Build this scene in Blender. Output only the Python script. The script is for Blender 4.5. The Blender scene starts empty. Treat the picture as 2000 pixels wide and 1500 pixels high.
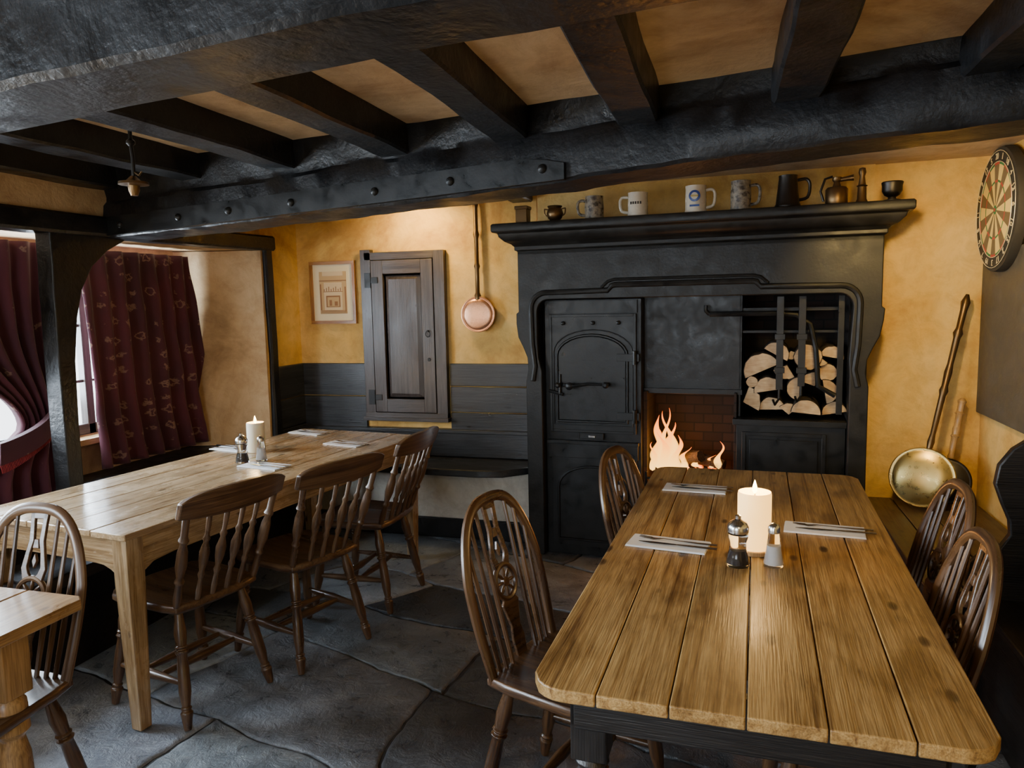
import bpy, bmesh, math, random
from mathutils import Matrix, Vector, noise
random.seed(7)
rad=math.radians
V=Vector
# ------------------------------------------------------------------ materials
def new_mat(name):
    m=bpy.data.materials.new(name); m.use_nodes=True
    nt=m.node_tree; nt.nodes.clear()
    out=nt.nodes.new('ShaderNodeOutputMaterial'); p=nt.nodes.new('ShaderNodeBsdfPrincipled')
    nt.links.new(p.outputs[0],out.inputs[0])
    return m,nt,p,out
def lk(nt,a,b): nt.links.new(a,b)
def ramp(nt,src,stops):
    r=nt.nodes.new('ShaderNodeValToRGB'); el=r.color_ramp.elements
    while len(el)<len(stops): el.new(0.5)
    for e,(p,c) in zip(el,stops):
        e.position=p; e.color=(c[0],c[1],c[2],1) if hasattr(c,'__len__') else (c,c,c,1)
    lk(nt,src,r.inputs[0]); return r.outputs[0]
def mixc(nt,f,a,b,mode='MIX'):
    n=nt.nodes.new('ShaderNodeMix'); n.data_type='RGBA'; n.blend_type=mode
    for i,x in ((0,f),(6,a),(7,b)):
        if hasattr(x,'links'): lk(nt,x,n.inputs[i])
        elif i==0: n.inputs[0].default_value=x
        else: n.inputs[i].default_value=(x[0],x[1],x[2],1)
    return n.outputs[2]
def coords(nt,kind,scale=(1,1,1),rot=(0,0,0)):
    if kind=='gco':
        a=nt.nodes.new('ShaderNodeAttribute'); a.attribute_name='gco'; o=a.outputs['Vector']
    else:
        a=nt.nodes.new('ShaderNodeTexCoord'); o=a.outputs['Object']
    mp=nt.nodes.new('ShaderNodeMapping'); mp.inputs['Scale'].default_value=scale; mp.inputs['Rotation'].default_value=rot
    lk(nt,o,mp.inputs[0]); return mp.outputs[0]
def noi(nt,co,scale,detail=4,dist=0,rough=.5):
    n=nt.nodes.new('ShaderNodeTexNoise'); n.inputs['Scale'].default_value=scale; n.inputs['Detail'].default_value=detail
    n.inputs['Distortion'].default_value=dist; n.inputs['Roughness'].default_value=rough
    lk(nt,co,n.inputs['Vector']); return n.outputs[0]
def bump(nt,p,h,strength=.3,dist=.01):
    b=nt.nodes.new('ShaderNodeBump'); b.inputs['Strength'].default_value=strength; b.inputs['Distance'].default_value=dist
    lk(nt,h,b.inputs['Height']); lk(nt,b.outputs[0],p.inputs['Normal'])
def wood(name,c1,c2,c3,rough=.45,knots=False,coat=0,bs=.25,patch=.5,kt=.13):
    m,nt,p,o=new_mat(name)
    g=coords(nt,'gco',(.7,24,24)); n1=noi(nt,g,2.2,4,.6,.55)
    g2=coords(nt,'gco',(3,90,90)); n2=noi(nt,g2,3,3,0)
    col=ramp(nt,n1,[(.28,c3),(.43,c2),(.60,c1)])
    st=ramp(nt,n2,[(.35,(.58,.54,.50)),(.6,(1,1,1))])
    col=mixc(nt,.85,col,st,'MULTIPLY')
    g3=coords(nt,'gco',(1.3,3.2,3.2)); n3=noi(nt,g3,3.0,6,.3,.62)
    pt=ramp(nt,n3,[(.34,(.52,.46,.40)),(.48,(.90,.88,.85)),(.65,(1.1,1.1,1.1))])
    col=mixc(nt,patch,col,pt,'MULTIPLY')
    if knots:
        g4=coords(nt,'gco',(4.6,11,11)); 
        v=nt.nodes.new('ShaderNodeTexVoronoi'); v.inputs['Scale'].default_value=1.0; lk(nt,g4,v.inputs['Vector'])
        k=ramp(nt,v.outputs['Distance'],[(kt*.4,1),(kt*.7,.75),(kt,0)])
        col=mixc(nt,k,col,tuple(x*.36 for x in c3))
    lk(nt,col,p.inputs['Base Color'])
    rr=ramp(nt,n3,[(.3,rough-.10),(.7,rough+.14)]); lk(nt,rr,p.inputs['Roughness'])
    p.inputs['Coat Weight'].default_value=coat; p.inputs['Coat Roughness'].default_value=.25
    bump(nt,p,n2,bs,.003); return m
def paint(name,c1,c2,rough=.45,bs=.4,sc=6,metal=0,bd=.01,spec=.5):
    m,nt,p,o=new_mat(name)
    g=coords(nt,'obj'); n1=noi(nt,g,sc,6,.4,.6); n2=noi(nt,g,sc*7,4)
    lk(nt,ramp(nt,n1,[(.35,c1),(.68,c2)]),p.inputs['Base Color'])
    lk(nt,ramp(nt,n1,[(.3,rough-.12),(.7,rough+.15)]),p.inputs['Roughness'])
    p.inputs['Metallic'].default_value=metal; p.inputs['Specular IOR Level'].default_value=spec
    mx=nt.nodes.new('ShaderNodeMath'); mx.operation='MULTIPLY_ADD'; mx.inputs[1].default_value=.35
    lk(nt,n2,mx.inputs[0]); lk(nt,n1,mx.inputs[2]); bump(nt,p,mx.outputs[0],bs,bd); return m
def plain(name,c,rough=.5,metal=0,emit=None,es=0,trans=0,sss=0,ior=1.45,hammer=0):
    m,nt,p,o=new_mat(name); p.inputs['Base Color'].default_value=(*c,1); p.inputs['Roughness'].default_value=rough
    p.inputs['Metallic'].default_value=metal; p.inputs['Transmission Weight'].default_value=trans; p.inputs['IOR'].default_value=ior
    if emit: p.inputs['Emission Color'].default_value=(*emit,1); p.inputs['Emission Strength'].default_value=es
    if sss: p.inputs['Subsurface Weight'].default_value=sss; p.inputs['Subsurface Radius'].default_value=(.03,.015,.006)
    g=coords(nt,'obj'); n=noi(nt,g,40,3); 
    lk(nt,ramp(nt,n,[(.3,max(0,rough-.05)),(.7,rough+.05)]),p.inputs['Roughness'])
    if hammer:
        v=nt.nodes.new('ShaderNodeTexVoronoi'); v.inputs['Scale'].default_value=hammer; v.inputs['Randomness'].default_value=.3; lk(nt,g,v.inputs['Vector']); bump(nt,p,v.outputs['Distance'],.25,.002)
        lk(nt,mixc(nt,1,ramp(nt,v.outputs['Distance'],[(.1,(.6,.55,.5)),(.4,(1,1,1))]),c,'MULTIPLY'),p.inputs['Base Color'])
    return m
def plaster(name,c1,c2,c3,sc=1.6,bs=.35,dirt=.5):
    m,nt,p,o=new_mat(name)
    g=coords(nt,'obj'); n1=noi(nt,g,sc,6,.6,.65); n2=noi(nt,g,sc*6,6,.5,.7); n3=noi(nt,g,sc*30,4)
    col=ramp(nt,n1,[(.34,c3),(.5,c2),(.64,c1)])
    col=mixc(nt,dirt,col,ramp(nt,n2,[(.35,(.66,.6,.54)),(.58,(1,1,1))]),'MULTIPLY')
    lk(nt,col,p.inputs['Base Color']); p.inputs['Roughness'].default_value=.8
    a=nt.nodes.new('ShaderNodeMath'); a.operation='MULTIPLY_ADD'; a.inputs[1].default_value=.3
    lk(nt,n3,a.inputs[0]); lk(nt,n2,a.inputs[2]); bump(nt,p,a.outputs[0],bs,.02); return m
M={}
M['pineR']=wood('pine_worn',(.54,.35,.135),(.42,.25,.082),(.20,.10,.03),.38,True,.08,.35,.95,.17)
M['pineL']=wood('pine_polished',(.56,.41,.245),(.45,.31,.165),(.27,.165,.08),.24,True,.4,.2,.6)
M['pineN']=wood('pine_plain',(.50,.31,.14),(.42,.25,.10),(.28,.15,.06),.35,True,.2,.2,.5)
M['chair']=wood('chair_wood',(.14,.078,.037),(.095,.048,.023),(.045,.022,.011),.33,False,.3,.15,.6)
M['chairD']=wood('chair_dark_wood',(.135,.066,.025),(.072,.033,.013),(.028,.012,.007),.30,False,.4,.15,.7)
M['dark']=wood('dark_stained_wood',(.016,.013,.012),(.010,.008,.008),(.005,.004,.004),.38,False,.1,.5,.6)
M['boards']=wood('painted_boards',(.034,.036,.041),(.022,.024,.028),(.010,.0105,.013),.36,True,.15,.4,.6)
M['cup']=wood('cupboard_wood',(.072,.056,.052),(.048,.036,.032),(.024,.017,.015),.36,False,.2,.4,.6)
M['bench']=wood('bench_planks',(.085,.055,.036),(.055,.034,.022),(.025,.015,.010),.42,True,.1,.5,.6)
M['beam']=paint('beam_black_paint',(.0045,.0045,.005),(.0125,.0128,.0145),.40,.5,8,0,.012,.36)
M['iron']=paint('cast_iron',(.0055,.0058,.0058),(.0125,.0125,.0125),.38,.3,14,.1,.003,.36)
M['surround']=paint('fireplace_black_paint',(.0075,.007,.0062),(.0170,.0155,.0135),.44,.5,10,0,.005,.32)
M['panel']=paint('grey_brown_panel',(.060,.052,.040),(.092,.080,.060),.55,.5,16,0,.004)
M['wall']=plaster('yellow_plaster',(.78,.535,.20),(.72,.455,.130),(.50,.27,.065))
M['ceil']=plaster('cream_ceiling_plaster',(.74,.60,.42),(.64,.49,.32),(.38,.25,.15),1.3)
M['reveal']=plaster('reveal_plaster',(.62,.45,.26),(.52,.35,.18),(.32,.20,.095))
M['white']=plaster('white_plaster',(.74,.72,.66),(.62,.60,.54),(.42,.40,.35))
M['copper']=plain('copper',(.74,.38,.22),.34,.9,hammer=110)
M['brass']=plain('brass',(.52,.40,.16),.30,.95)
M['bronze']=plain('aged_brass',(.15,.09,.04),.36,.9)
M['steel']=plain('steel',(.62,.62,.62),.22,1)
M['pewter']=plain('dark_pewter',(.045,.04,.036),.4,1)
M['glass']=plain('clear_glass',(.95,.97,.97),.04,0,trans=1)
M['wax']=plain('candle_wax',(.85,.78,.60),.45,sss=.5)
M['waxglow']=plain('emissive_candle_wax',(.9,.75,.40),.45,emit=(1,.50,.10),es=2.8,sss=.4)  # flame glow inside the wax put into the material as emission
M['flame']=plain('candle_flame',(1,.8,.4),.5,emit=(1,.62,.2),es=22)
M['napkin']=plain('paper_napkin',(.80,.82,.84),.8)
M['pepper']=plain('peppercorns',(.03,.022,.018),.8)
M['salt']=plain('salt',(.8,.8,.8),.8)
M['ceramic']=plain('white_ceramic',(.52,.47,.38),.25)
M['badge']=plain('blue_badge',(.03,.06,.22),.3)
M['steinC']=paint('stein_glaze',(.035,.03,.028),(.30,.25,.18),.3,.5,45,0,.008)
M['bark']=paint('log_bark',(.02,.014,.009),(.07,.042,.022),.85,1,25,0,.02)
m,nt,p,o=new_mat('cut_log_end'); g=coords(nt,'gco',(1,1,1))
n=noi(nt,g,14,4); n5=noi(nt,coords(nt,'gco',(1,12,90)),1.5,3)
col=mixc(nt,.5,ramp(nt,n5,[(.3,(.34,.21,.10)),(.65,(.58,.41,.23))]),ramp(nt,n,[(.3,(.30,.16,.07)),(.6,(.62,.45,.27))]))
lk(nt,col,p.inputs['Base Color']); p.inputs['Roughness'].default_value=.8; M['logend']=m
m,nt,p,o=new_mat('curtain_brocade'); g=coords(nt,'gco',(1,1,1))
v=nt.nodes.new('ShaderNodeTexVoronoi'); v.inputs['Scale'].default_value=11; v.inputs['Randomness'].default_value=.35; lk(nt,g,v.inputs['Vector'])
n=noi(nt,g,55,2); ad=nt.nodes.new('ShaderNodeMath'); ad.operation='MULTIPLY_ADD'; ad.inputs[1].default_value=.5; lk(nt,n,ad.inputs[0]); lk(nt,v.outputs['Distance'],ad.inputs[2])
k=ramp(nt,ad.outputs[0],[(.40,0),(.45,.85),(.50,.75),(.55,0)])
n2=noi(nt,g,3,3); base=ramp(nt,n2,[(.35,(.045,.008,.018)),(.65,(.078,.012,.024))])
lk(nt,mixc(nt,k,base,(.22,.13,.10)),p.inputs['Base Color']); p.inputs['Roughness'].default_value=.85; p.inputs['Sheen Weight'].default_value=.12
M['curtain']=m
M['fringe']=plain('red_fringe',(.22,.02,.03),.8)
m,nt,p,o=new_mat('sooty_brick'); g=coords(nt,'obj',(1,1,1),(rad(90),0,0)); b=nt.nodes.new('ShaderNodeTexBrick'); lk(nt,g,b.inputs['Vector'])
b.inputs['Scale'].default_value=4.5; b.inputs['Color1'].default_value=(.026,.014,.010,1); b.inputs['Color2'].default_value=(.010,.007,.006,1); b.inputs['Mortar'].default_value=(.005,.0045,.004,1)
lk(nt,b.outputs[0],p.inputs['Base Color']); p.inputs['Roughness'].default_value=.9; bump(nt,p,b.outputs['Fac'],-.4,.01); M['brick']=m
m,nt,p,o=new_mat('slate_flagstone'); g=coords(nt,'gco'); n1=noi(nt,g,2.2,6,.6,.6); n2=noi(nt,g,12,7,.5,.7); n3=noi(nt,g,70,3)
col=ramp(nt,n1,[(.3,(.12,.14,.16)),(.5,(.235,.265,.295)),(.7,(.39,.43,.46))])
col=mixc(nt,.65,col,ramp(nt,n2,[(.35,(.42,.42,.42)),(.62,(1.1,1.1,1.1))]),'MULTIPLY')
a=nt.nodes.new('ShaderNodeAttribute'); a.attribute_name='tone'; col=mixc(nt,1,col,a.outputs['Color'],'MULTIPLY')
lk(nt,col,p.inputs['Base Color']); lk(nt,ramp(nt,n2,[(.3,.22),(.7,.46)]),p.inputs['Roughness'])
ad=nt.nodes.new('ShaderNodeMath'); ad.operation='MULTIPLY_ADD'; ad.inputs[1].default_value=.15; lk(nt,n3,ad.inputs[0]); lk(nt,n2,ad.inputs[2]); bump(nt,p,ad.outputs[0],.8,.020); M['slate']=m
M['mortar']=paint('dark_joint',(.015,.015,.016),(.055,.055,.055),.8,.6,20)
m,nt,p,o=new_mat('glowing_embers'); g=coords(nt,'obj'); n=noi(nt,g,22,4)
p.inputs['Base Color'].default_value=(.02,.015,.01,1); lk(nt,ramp(nt,n,[(.42,(0,0,0)),(.54,(1,.16,.015)),(.70,(1,.42,.08))]),p.inputs['Emission Color']); p.inputs['Emission Strength'].default_value=5; M['ember']=m
m,nt,p,o=new_mat('fire_flame'); g=coords(nt,'gco'); sx=nt.nodes.new('ShaderNodeSeparateXYZ'); lk(nt,g,sx.inputs[0])
e=nt.nodes.new('ShaderNodeEmission'); lk(nt,ramp(nt,sx.outputs[0],[(0,(1,.55,.12)),(.45,(1,.42,.05)),(.8,(1,.24,.012)),(1,(.9,.12,.004))]),e.inputs[0]); e.inputs[1].default_value=4.2
t=nt.nodes.new('ShaderNodeBsdfTransparent'); mx=nt.nodes.new('ShaderNodeMixShader'); lw=nt.nodes.new('ShaderNodeLayerWeight'); lw.inputs[0].default_value=.72
lk(nt,lw.outputs['Facing'],mx.inputs[0]); lk(nt,e.outputs[0],mx.inputs[1]); lk(nt,t.outputs[0],mx.inputs[2]); lk(nt,mx.outputs[0],o.inputs[0]); M['fire']=m

# ------------------------------------------------------------------ builder
class B:
    def __init__(s,name,mats,loc=(0,0,0),rz=0):
        s.name=name; s.mats=[M[x] if isinstance(x,str) else x for x in mats]; s.bm=bmesh.new()
        s.g=s.bm.verts.layers.float_vector.new('gco'); s.t=s.bm.verts.layers.float_vector.new('tone')
        s.loc=loc; s.rz=rz
    def rings(s,R,mi=0,smooth=True,cap=True,closed=True,G=None,loop=False,tone=(1,1,1)):
        off=V((random.uniform(0,50),random.uniform(0,50),random.uniform(0,50)))
        vs=[]
        for i,r in enumerate(R):
            row=[]
            for j,pnt in enumerate(r):
                v=s.bm.verts.new(pnt); v[s.g]=(V(G[i][j]) if G else V(pnt))+off; v[s.t]=tone; row.append(v)
            vs.append(row)
        n=len(R[0]); cnt=len(R)
        for i in range(cnt if loop else cnt-1):
            a=vs[i]; b=vs[(i+1)%cnt]
            for j in range(n if closed else n-1):
                k=(j+1)%n
                try:
                    f=s.bm.faces.new((a[j],a[k],b[k],b[j])); f.material_index=mi; f.smooth=smooth
                except ValueError: pass
        if cap and closed and not loop:
            for r,fl in ((vs[0],True),(vs[-1],False)):
                try:
                    f=s.bm.faces.new(list(reversed(r)) if fl else r); f.material_index=mi; f.smooth=False
                except ValueError: pass
        return vs
    def box(s,c,size,mi=0,M3=None,tone=(1,1,1)):
        c=V(c); h=V(size)/2; M3=M3 or Matrix.Identity(3)
        ax=max(range(3),key=lambda i:size[i]); o=[ax]+[i for i in range(3) if i!=ax]
        R=[];G=[]
        for z in(-1,1):
            r=[];g=[]
            for x,y in((-1,-1),(1,-1),(1,1),(-1,1)):
                l=V((x*h.x,y*h.y,z*h.z)); r.append(c+M3@l); g.append(V((l[o[0]],l[o[1]],l[o[2]])))
            R.append(r);G.append(g)
        return s.rings(R,mi,False,True,True,G,tone=tone)
    def bx(s,x0,x1,y0,y1,z0,z1,mi=0):
        return s.box(((x0+x1)/2,(y0+y1)/2,(z0+z1)/2),(x1-x0,y1-y0,z1-z0),mi)
    def tube(s,pts,r,mi=0,n=10,loop=False,flat=None,up=None,smooth=True):
        pts=[V(p) for p in pts]; m=len(pts)
        rr=r if hasattr(r,'__len__') else [r]*m
        R=[];G=[];L=0;prev=None
        for i,p in enumerate(pts):
            if loop: t=(pts[(i+1)%m]-pts[i-1])
            else: t=pts[min(i+1,m-1)]-pts[max(i-1,0)]
            if t.length<1e-9: t=V((0,0,1))
            t.normalize()
            if prev is None:
                u=V(up) if up else (V((0,0,1)) if abs(t.z)<.9 else V((1,0,0)))
            else: u=V(up) if up else prev
            u=(u-t*u.dot(t)); u.normalize(); prev=u; w=t.cross(u)
            if i: L+=(p-pts[i-1]).length
            fa,fb=flat or (1,1)
            row=[];g=[]
            for j in range(n):
                a=2*math.pi*j/n; ca,sa=math.cos(a)*rr[i]*fa,math.sin(a)*rr[i]*fb
                row.append(p+u*ca+w*sa); g.append(V((L,ca,sa)))
            R.append(row);G.append(g)
        return s.rings(R,mi,smooth,True,True,G,loop)
    def turn(s,p0,p1,prof,mi=0,n=12):
        p0=V(p0);p1=V(p1); return s.tube([p0.lerp(p1,t) for t,_ in prof],[r for _,r in prof],mi,n)
    def axial(s,c,nrm,prof,mi=0,n=40,up=(0,0,1)):
        # surface of revolution, monotone or not, with a fixed frame
        c=V(c);nrm=V(nrm).normalized();u=V(up);u=(u-nrm*u.dot(nrm)).normalized();w=nrm.cross(u)
        return s.rings([[c+nrm*h+u*(r*math.cos(j*math.tau/n))+w*(r*math.sin(j*math.tau/n)) for j in range(n)] for h,r in prof],mi,True)
    def poly(s,pts,depth,mi=0,Mx=None,smooth=False,tone=(1,1,1),grain=None):
        Mx=Mx or Matrix.Identity(4)
        R=[[Mx@V((x,y,z)) for x,y in pts] for z in(0,depth)]
        if grain=='y': G=[[V((y,x,z)) for x,y in pts] for z in(0,depth)]
        else: G=[[V((x,y,z)) for x,y in pts] for z in(0,depth)]
        return s.rings(R,mi,smooth,True,True,G,tone=tone)
    def make(s,bevel=0,parent=None,seg=2,sharp=40):
        bmesh.ops.recalc_face_normals(s.bm,faces=s.bm.faces)
        me=bpy.data.meshes.new(s.name); s.bm.to_mesh(me); s.bm.free()
        try: me.set_sharp_from_angle(angle=rad(sharp))
        except Exception: pass
        for m in s.mats: me.materials.append(m)
        ob=bpy.data.objects.new(s.name,me); bpy.context.collection.objects.link(ob)
        ob.location=s.loc; ob.rotation_euler[2]=rad(s.rz)
        if parent: ob.parent=parent
        if bevel:
            b=ob.modifiers.new('bev','BEVEL'); b.width=bevel; b.segments=seg; b.limit_method='ANGLE'; b.angle_limit=rad(50)
        return ob
def PM(origin,ex,ey):
    ex=V(ex).normalized(); ey=V(ey).normalized(); ez=ex.cross(ey)
    m=Matrix((ex,ey,ez)).transposed().to_4x4(); m.translation=V(origin); return m
def beam(b,path,w,h,mi=0,amp=.012,ch=.012,step=.1):
    P=[V(p) for p in path]; fine=[]
    for a,c in zip(P,P[1:]):
        k=max(1,int((c-a).length/step))
        for i in range(k): fine.append(a.lerp(c,i/k))
    fine.append(P[-1]); R=[];G=[];L=0
    for i,p in enumerate(fine):
        t=fine[min(i+1,len(fine)-1)]-fine[max(i-1,0)]; t.normalize()
        if abs(t.z)<.8:
            wv=V((t.y,-t.x,0)).normalized(); uv=V((0,0,1))
        else: wv=V((1,0,0)); uv=V((0,1,0))
        if i: L+=(p-fine[i-1]).length
        W=w/2;Hh=h/2
        prof=[(-W+ch,-Hh),(0,-Hh),(W-ch,-Hh),(W,-Hh+ch),(W,-Hh/3),(W,Hh/3),(W,Hh-ch),(W-ch,Hh),(0,Hh),(-W+ch,Hh),(-W,Hh-ch),(-W,Hh/3),(-W,-Hh/3),(-W,-Hh+ch)]
        row=[];g=[]
        for x,y in prof:
            q=p+wv*x+uv*y
            q=q+wv*(noise.noise(q*2.1)*amp+noise.noise(q*9)*amp*.35)+uv*(noise.noise(q*2.3+V((9,3,1)))+.35*noise.noise(q*8))*amp*(1 if y<0 else .2)
            row.append(q); g.append(V((L,x,y)))
        R.append(row);G.append(g)
    b.rings(R,mi,True,True,True,G)

# ------------------------------------------------------------------ room shell
XL,XR=-2.93,1.27; YB=4.64; YF=-1.8; ZC=2.22
b=B('floor',['slate','mortar'])
b.bx(-3.0,1.35,YF-.05,5.2,-.12,-.014,1)
random.seed(21)
ang=rad(-14)
def warp(q):
    return V((q.x+.09*noise.noise(q*1.3+V((3,0,0)))+.03*noise.noise(q*4)+.008*noise.noise(q*18),q.y+.09*noise.noise(q*1.3+V((0,7,0)))+.03*noise.noise(q*4+V((5,5,5)))+.008*noise.noise(q*18+V((8,1,1))),0))
def fl(u,v): return warp(V((u*math.cos(ang)-v*math.sin(ang)-1,u*math.sin(ang)+v*math.cos(ang)+1.5,0)))
rows=[-4.6]
while rows[-1]<4.6: rows.append(rows[-1]+random.uniform(.38,.85))
tilt=[random.uniform(-.05,.05) for _ in rows]
def rowy(i,u): return rows[i]+tilt[i]*u
for i in range(len(rows)-1):
    u=-3.6+random.uniform(0,.5)
    sl0=random.uniform(-.1,.1)
    while u<3.9:
        w=random.uniform(.45,1.3); u2=u+w; gp=.004+random.random()*.005; sl1=random.uniform(-.14,.14)
        pts=[]
        k=24
        def ex(base,sl,t): return base+sl*(t-.5)
        x0=ex(u,sl0,0)+gp; x1=ex(u2,sl1,0)-gp
        for j in range(k+1):
            x=x0+(x1-x0)*j/k; pts.append((x,rowy(i,x)+gp))
        for j in range(1,14):
            t=j/14; y=rowy(i,u2)+(rowy(i+1,u2)-rowy(i,u2))*t; pts.append((ex(u2,sl1,t)-gp,y))
        x0=ex(u,sl0,1)+gp; x1=ex(u2,sl1,1)-gp
        for j in range(k,-1,-1):
            x=x0+(x1-x0)*j/k; pts.append((x,rowy(i+1,x)-gp))
        for j in range(13,0,-1):
            t=j/14; y=rowy(i,u)+(rowy(i+1,u)-rowy(i,u))*t; pts.append((ex(u,sl0,t)+gp,y))
        P=[fl(x,y) for x,y in pts]
        c=sum(P,V())/len(P)
        if -3.3<c.x<1.6 and YF-.3<c.y<5:
            P=[V((min(1.33,max(-2.98,q.x)),min(5.15,max(YF,q.y)),0)) for q in P]
            z=random.uniform(-.004,.0); t=random.choice([.30,.55,.8,.95,1.1,1.3])*random.uniform(.92,1.08); tl=(random.uniform(-.009,.009),random.uniform(-.009,.009))
            R=[]
            for dz,ins in((-.03,0),(z-.007,0),(z-.002,.010),(z,.03)):
                R.append([V((q.x+(c.x-q.x)*ins*1.2,q.y+(c.y-q.y)*ins*1.2,min(0,dz+(tl[0]*(q.x-c.x)+tl[1]*(q.y-c.y) if dz>-.02 else 0)))) for q in P])
            b.rings(R,0,True,True,True,tone=(t,t*random.uniform(.97,1.02),t*random.uniform(.98,1.07)))
        u=u2; sl0=sl1
b.make(sharp=80)
random.seed(3)
b=B('ceiling',['ceil']); b.bx(-3.7,1.5,YF-.2,5.3,ZC,ZC+.1); b.make()
b=B('wall_left',['wall','reveal','beam'])
XO=-3.52
RY0,RY1,RZ0,RZ1=1.25,4.22,.62,1.90
b.bx(XO,XL,RY1,5.2,0,ZC,0)
b.bx(XO,XL,RY0,RY1,RZ1,ZC,1)
b.bx(XO,XL,RY0,RY1,0,RZ0,2)
b.bx(XO,XL,-.8,RY0,0,.8,0) ; b.bx(XO,XL,-.8,RY0,1.85,ZC,0); b.bx(XO,XL,.95,RY0,.8,1.85,0)
b.bx(XO,XL,YF-.2,-.8,0,ZC,0)
b.bx(XO-.02,XO+.06,RY0,RY1,RZ0,.84,1); b.bx(XO-.02,XO+.06,RY0,RY1,1.82,RZ1,1)
b.bx(XO-.02,XO+.06,3.95,RY1,.84,1.82,1); b.bx(XO-.02,XO+.06,RY0,1.45,.84,1.82,1)
b.make()
b=B('wall_reveal',['reveal'])
b.poly([(XL+.002,4.215),(XL+.002,4.23),(XO,4.23),(XO,4.02)],RZ1-RZ0-.01,0,Matrix.Translation((0,0,RZ0+.005))); b.make()
b=B('wall_back',['wall','beam'])
A=V((-1.07,4.24,0))
dF=V((math.cos(rad(4)),-math.sin(rad(4)),0)); nF=V((math.sin(rad(4)),math.cos(rad(4)),0))
def Fp(s_,o_,z_=0): q=A+dF*s_+nF*o_; return V((q.x,q.y,z_))
b.bx(XO,-1.19,YB,YB+.3,0,ZC,0)
def fbox(b,s0,s1,o0,o1,z0,z1,mi):
    m3=Matrix.Rotation(rad(-4),3,'Z'); c=Fp((s0+s1)/2,(o0+o1)/2,(z0+z1)/2); b.box(c,(s1-s0,o1-o0,z1-z0),mi,m3)
fbox(b,1.74,2.7,.35,.75,0,ZC,0)
fbox(b,-.12,1.78,.33,.75,1.96,ZC,0)
b.make()
b=B('wall_right',['wall']); b.bx(XR,XR+.3,YF-.2,4.9,0,ZC); b.make()
b=B('wall_front',['wall']); 
b.bx(XO,-2.3,YF-.4,YF,0,ZC); b.bx(-.5,XR+.3,YF-.4,YF,0,ZC); b.bx(-2.3,-.5,YF-.4,YF,0,.8); b.bx(-2.3,-.5,YF-.4,YF,1.9,ZC); b.make()

# timber work
BY=lambda x:2.57-.19*(x+.4)-.012*(x+.4)**2
def BZ(x):
    K=[(-3.2,1.88),(-2.9,1.885),(-.56,1.945),(0,1.968),(.7,1.985),(1.5,2.0)]
    for (a,za),(c,zc) in zip(K,K[1:]):
        if x<=c: return za+(zc-za)*(x-a)/(c-a)
    return 2.0
b=B('trim_main_beam',['beam','iron'])
R=[];G=[]
N=110
for i in range(N):
    x=XL-.02+i*(XR-XL+.04)/(N-1); zb=BZ(x); y=BY(x); w_=.26
    prof=[(0,zb+.012),(.012,zb),(w_/2,zb-.002),(w_-.012,zb),(w_,zb+.012),(w_,(zb+ZC)/2),(w_,ZC),(0,ZC),(0.004,zb+.24),(.016,zb+.195),(.016,zb+.175),(-.002,zb+.155),(-.006,zb+.08)]
    row=[]
    for k_,(o,z) in enumerate(prof):
        q=V((x,y+o,z)); n_=noise.noise(q*2.3)*.012+noise.noise(q*7)*.008+noise.noise(q*17)*.003
        row.append(q+V((0,n_,noise.noise(q*2.9+V((4,4,4)))*.010+noise.noise(q*11)*.005 if z<ZC-.01 else 0)))
    R.append(row); G.append([(x,o,z) for o,z in prof])
b.rings(R,0,True,True,True,G)
R=[]
for i in range(30):
    x=-2.9+i*(2.9-.56)/29; y=BY(x)-.020; z=BZ(x)+.004
    hh=.088 if i<28 else (.075 if i==28 else .055)
    R.append([(x,y+.035,z),(x,y-.006,z),(x,y-.006,z+hh),(x,y+.035,z+hh)])
b.rings(R,1,False)
for x in(-2.80,-2.42,-2.12,-1.77,-1.35,-1.01,-.64):
    y=BY(x)-.024; z=BZ(x)+.048
    b.tube([(x,y,z),(x,y-.008,z),(x,y-.014,z),(x,y-.017,z)],[.017,.016,.010,.002],1,10)
b.make()
b=B('trim_front_beam',['beam'])
beam(b,[(x,.97-.145*x,(1.92+ZC)/2) for x in [XL-.02+i*(XR-XL+.04)/20 for i in range(21)]],.20,.30,0,.012,.012)
b.make()
b=B('trim_ceiling_joists',['beam'])
for xr in(-2.84,-2.30,-1.76,-1.21,-.70,-.24,.24,.72,1.16):
    xc=xr-.065
    beam(b,[(xc,.97-.145*xc+.05,ZC-.045),(xc+.01,1.9,ZC-.047),(xc,BY(xc)+.05,ZC-.045)],.135,.13,0,.010,.008)
    if xr<-1: beam(b,[(xc,BY(xc)+.22,ZC-.03),(xc,4.6,ZC-.03)],.13,.08,0,.01,.008)
    beam(b,[(xc,YF,ZC-.045),(xc,.9-.145*xc,ZC-.045)],.13,.12,0,.01,.008)
b.make()
b=B('trim_window_timbers',['beam'])
beam(b,[(XL+.01,YF,ZC-.05),(XL+.01,BY(XL)+.1,ZC-.05)],.10,.11,0,.01,.01)
beam(b,[(XL-.02,RY0-.1,RZ1+.035),(XL-.02,3.2,RZ1+.03),(XL-.02,4.33,RZ1+.045)],.12,.095,0,.010,.012)
beam(b,[(XL-.02,4.27,.47),(XL-.02,4.285,1.2),(XL-.02,4.27,RZ1+.07)],.10,.075,0,.008,.01)
R=[]
for y0,y1,z in((2.64,2.72,.5),(2.64,2.72,1.0),(2.64,2.73,1.3),(2.645,2.76,1.5),(2.645,2.80,1.63),(2.65,2.87,1.74),(2.65,2.97,1.82),(2.65,3.10,1.885),(2.65,3.12,1.90)):
    R.append([(XL-.08,y0,z),(XL+.01,y0,z),(XL+.01,y1,z),(XL-.08,y1,z)])
b.rings(R,0,False)
b.make(.006)
b=B('window_1',['cup','glass','white'])
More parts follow.
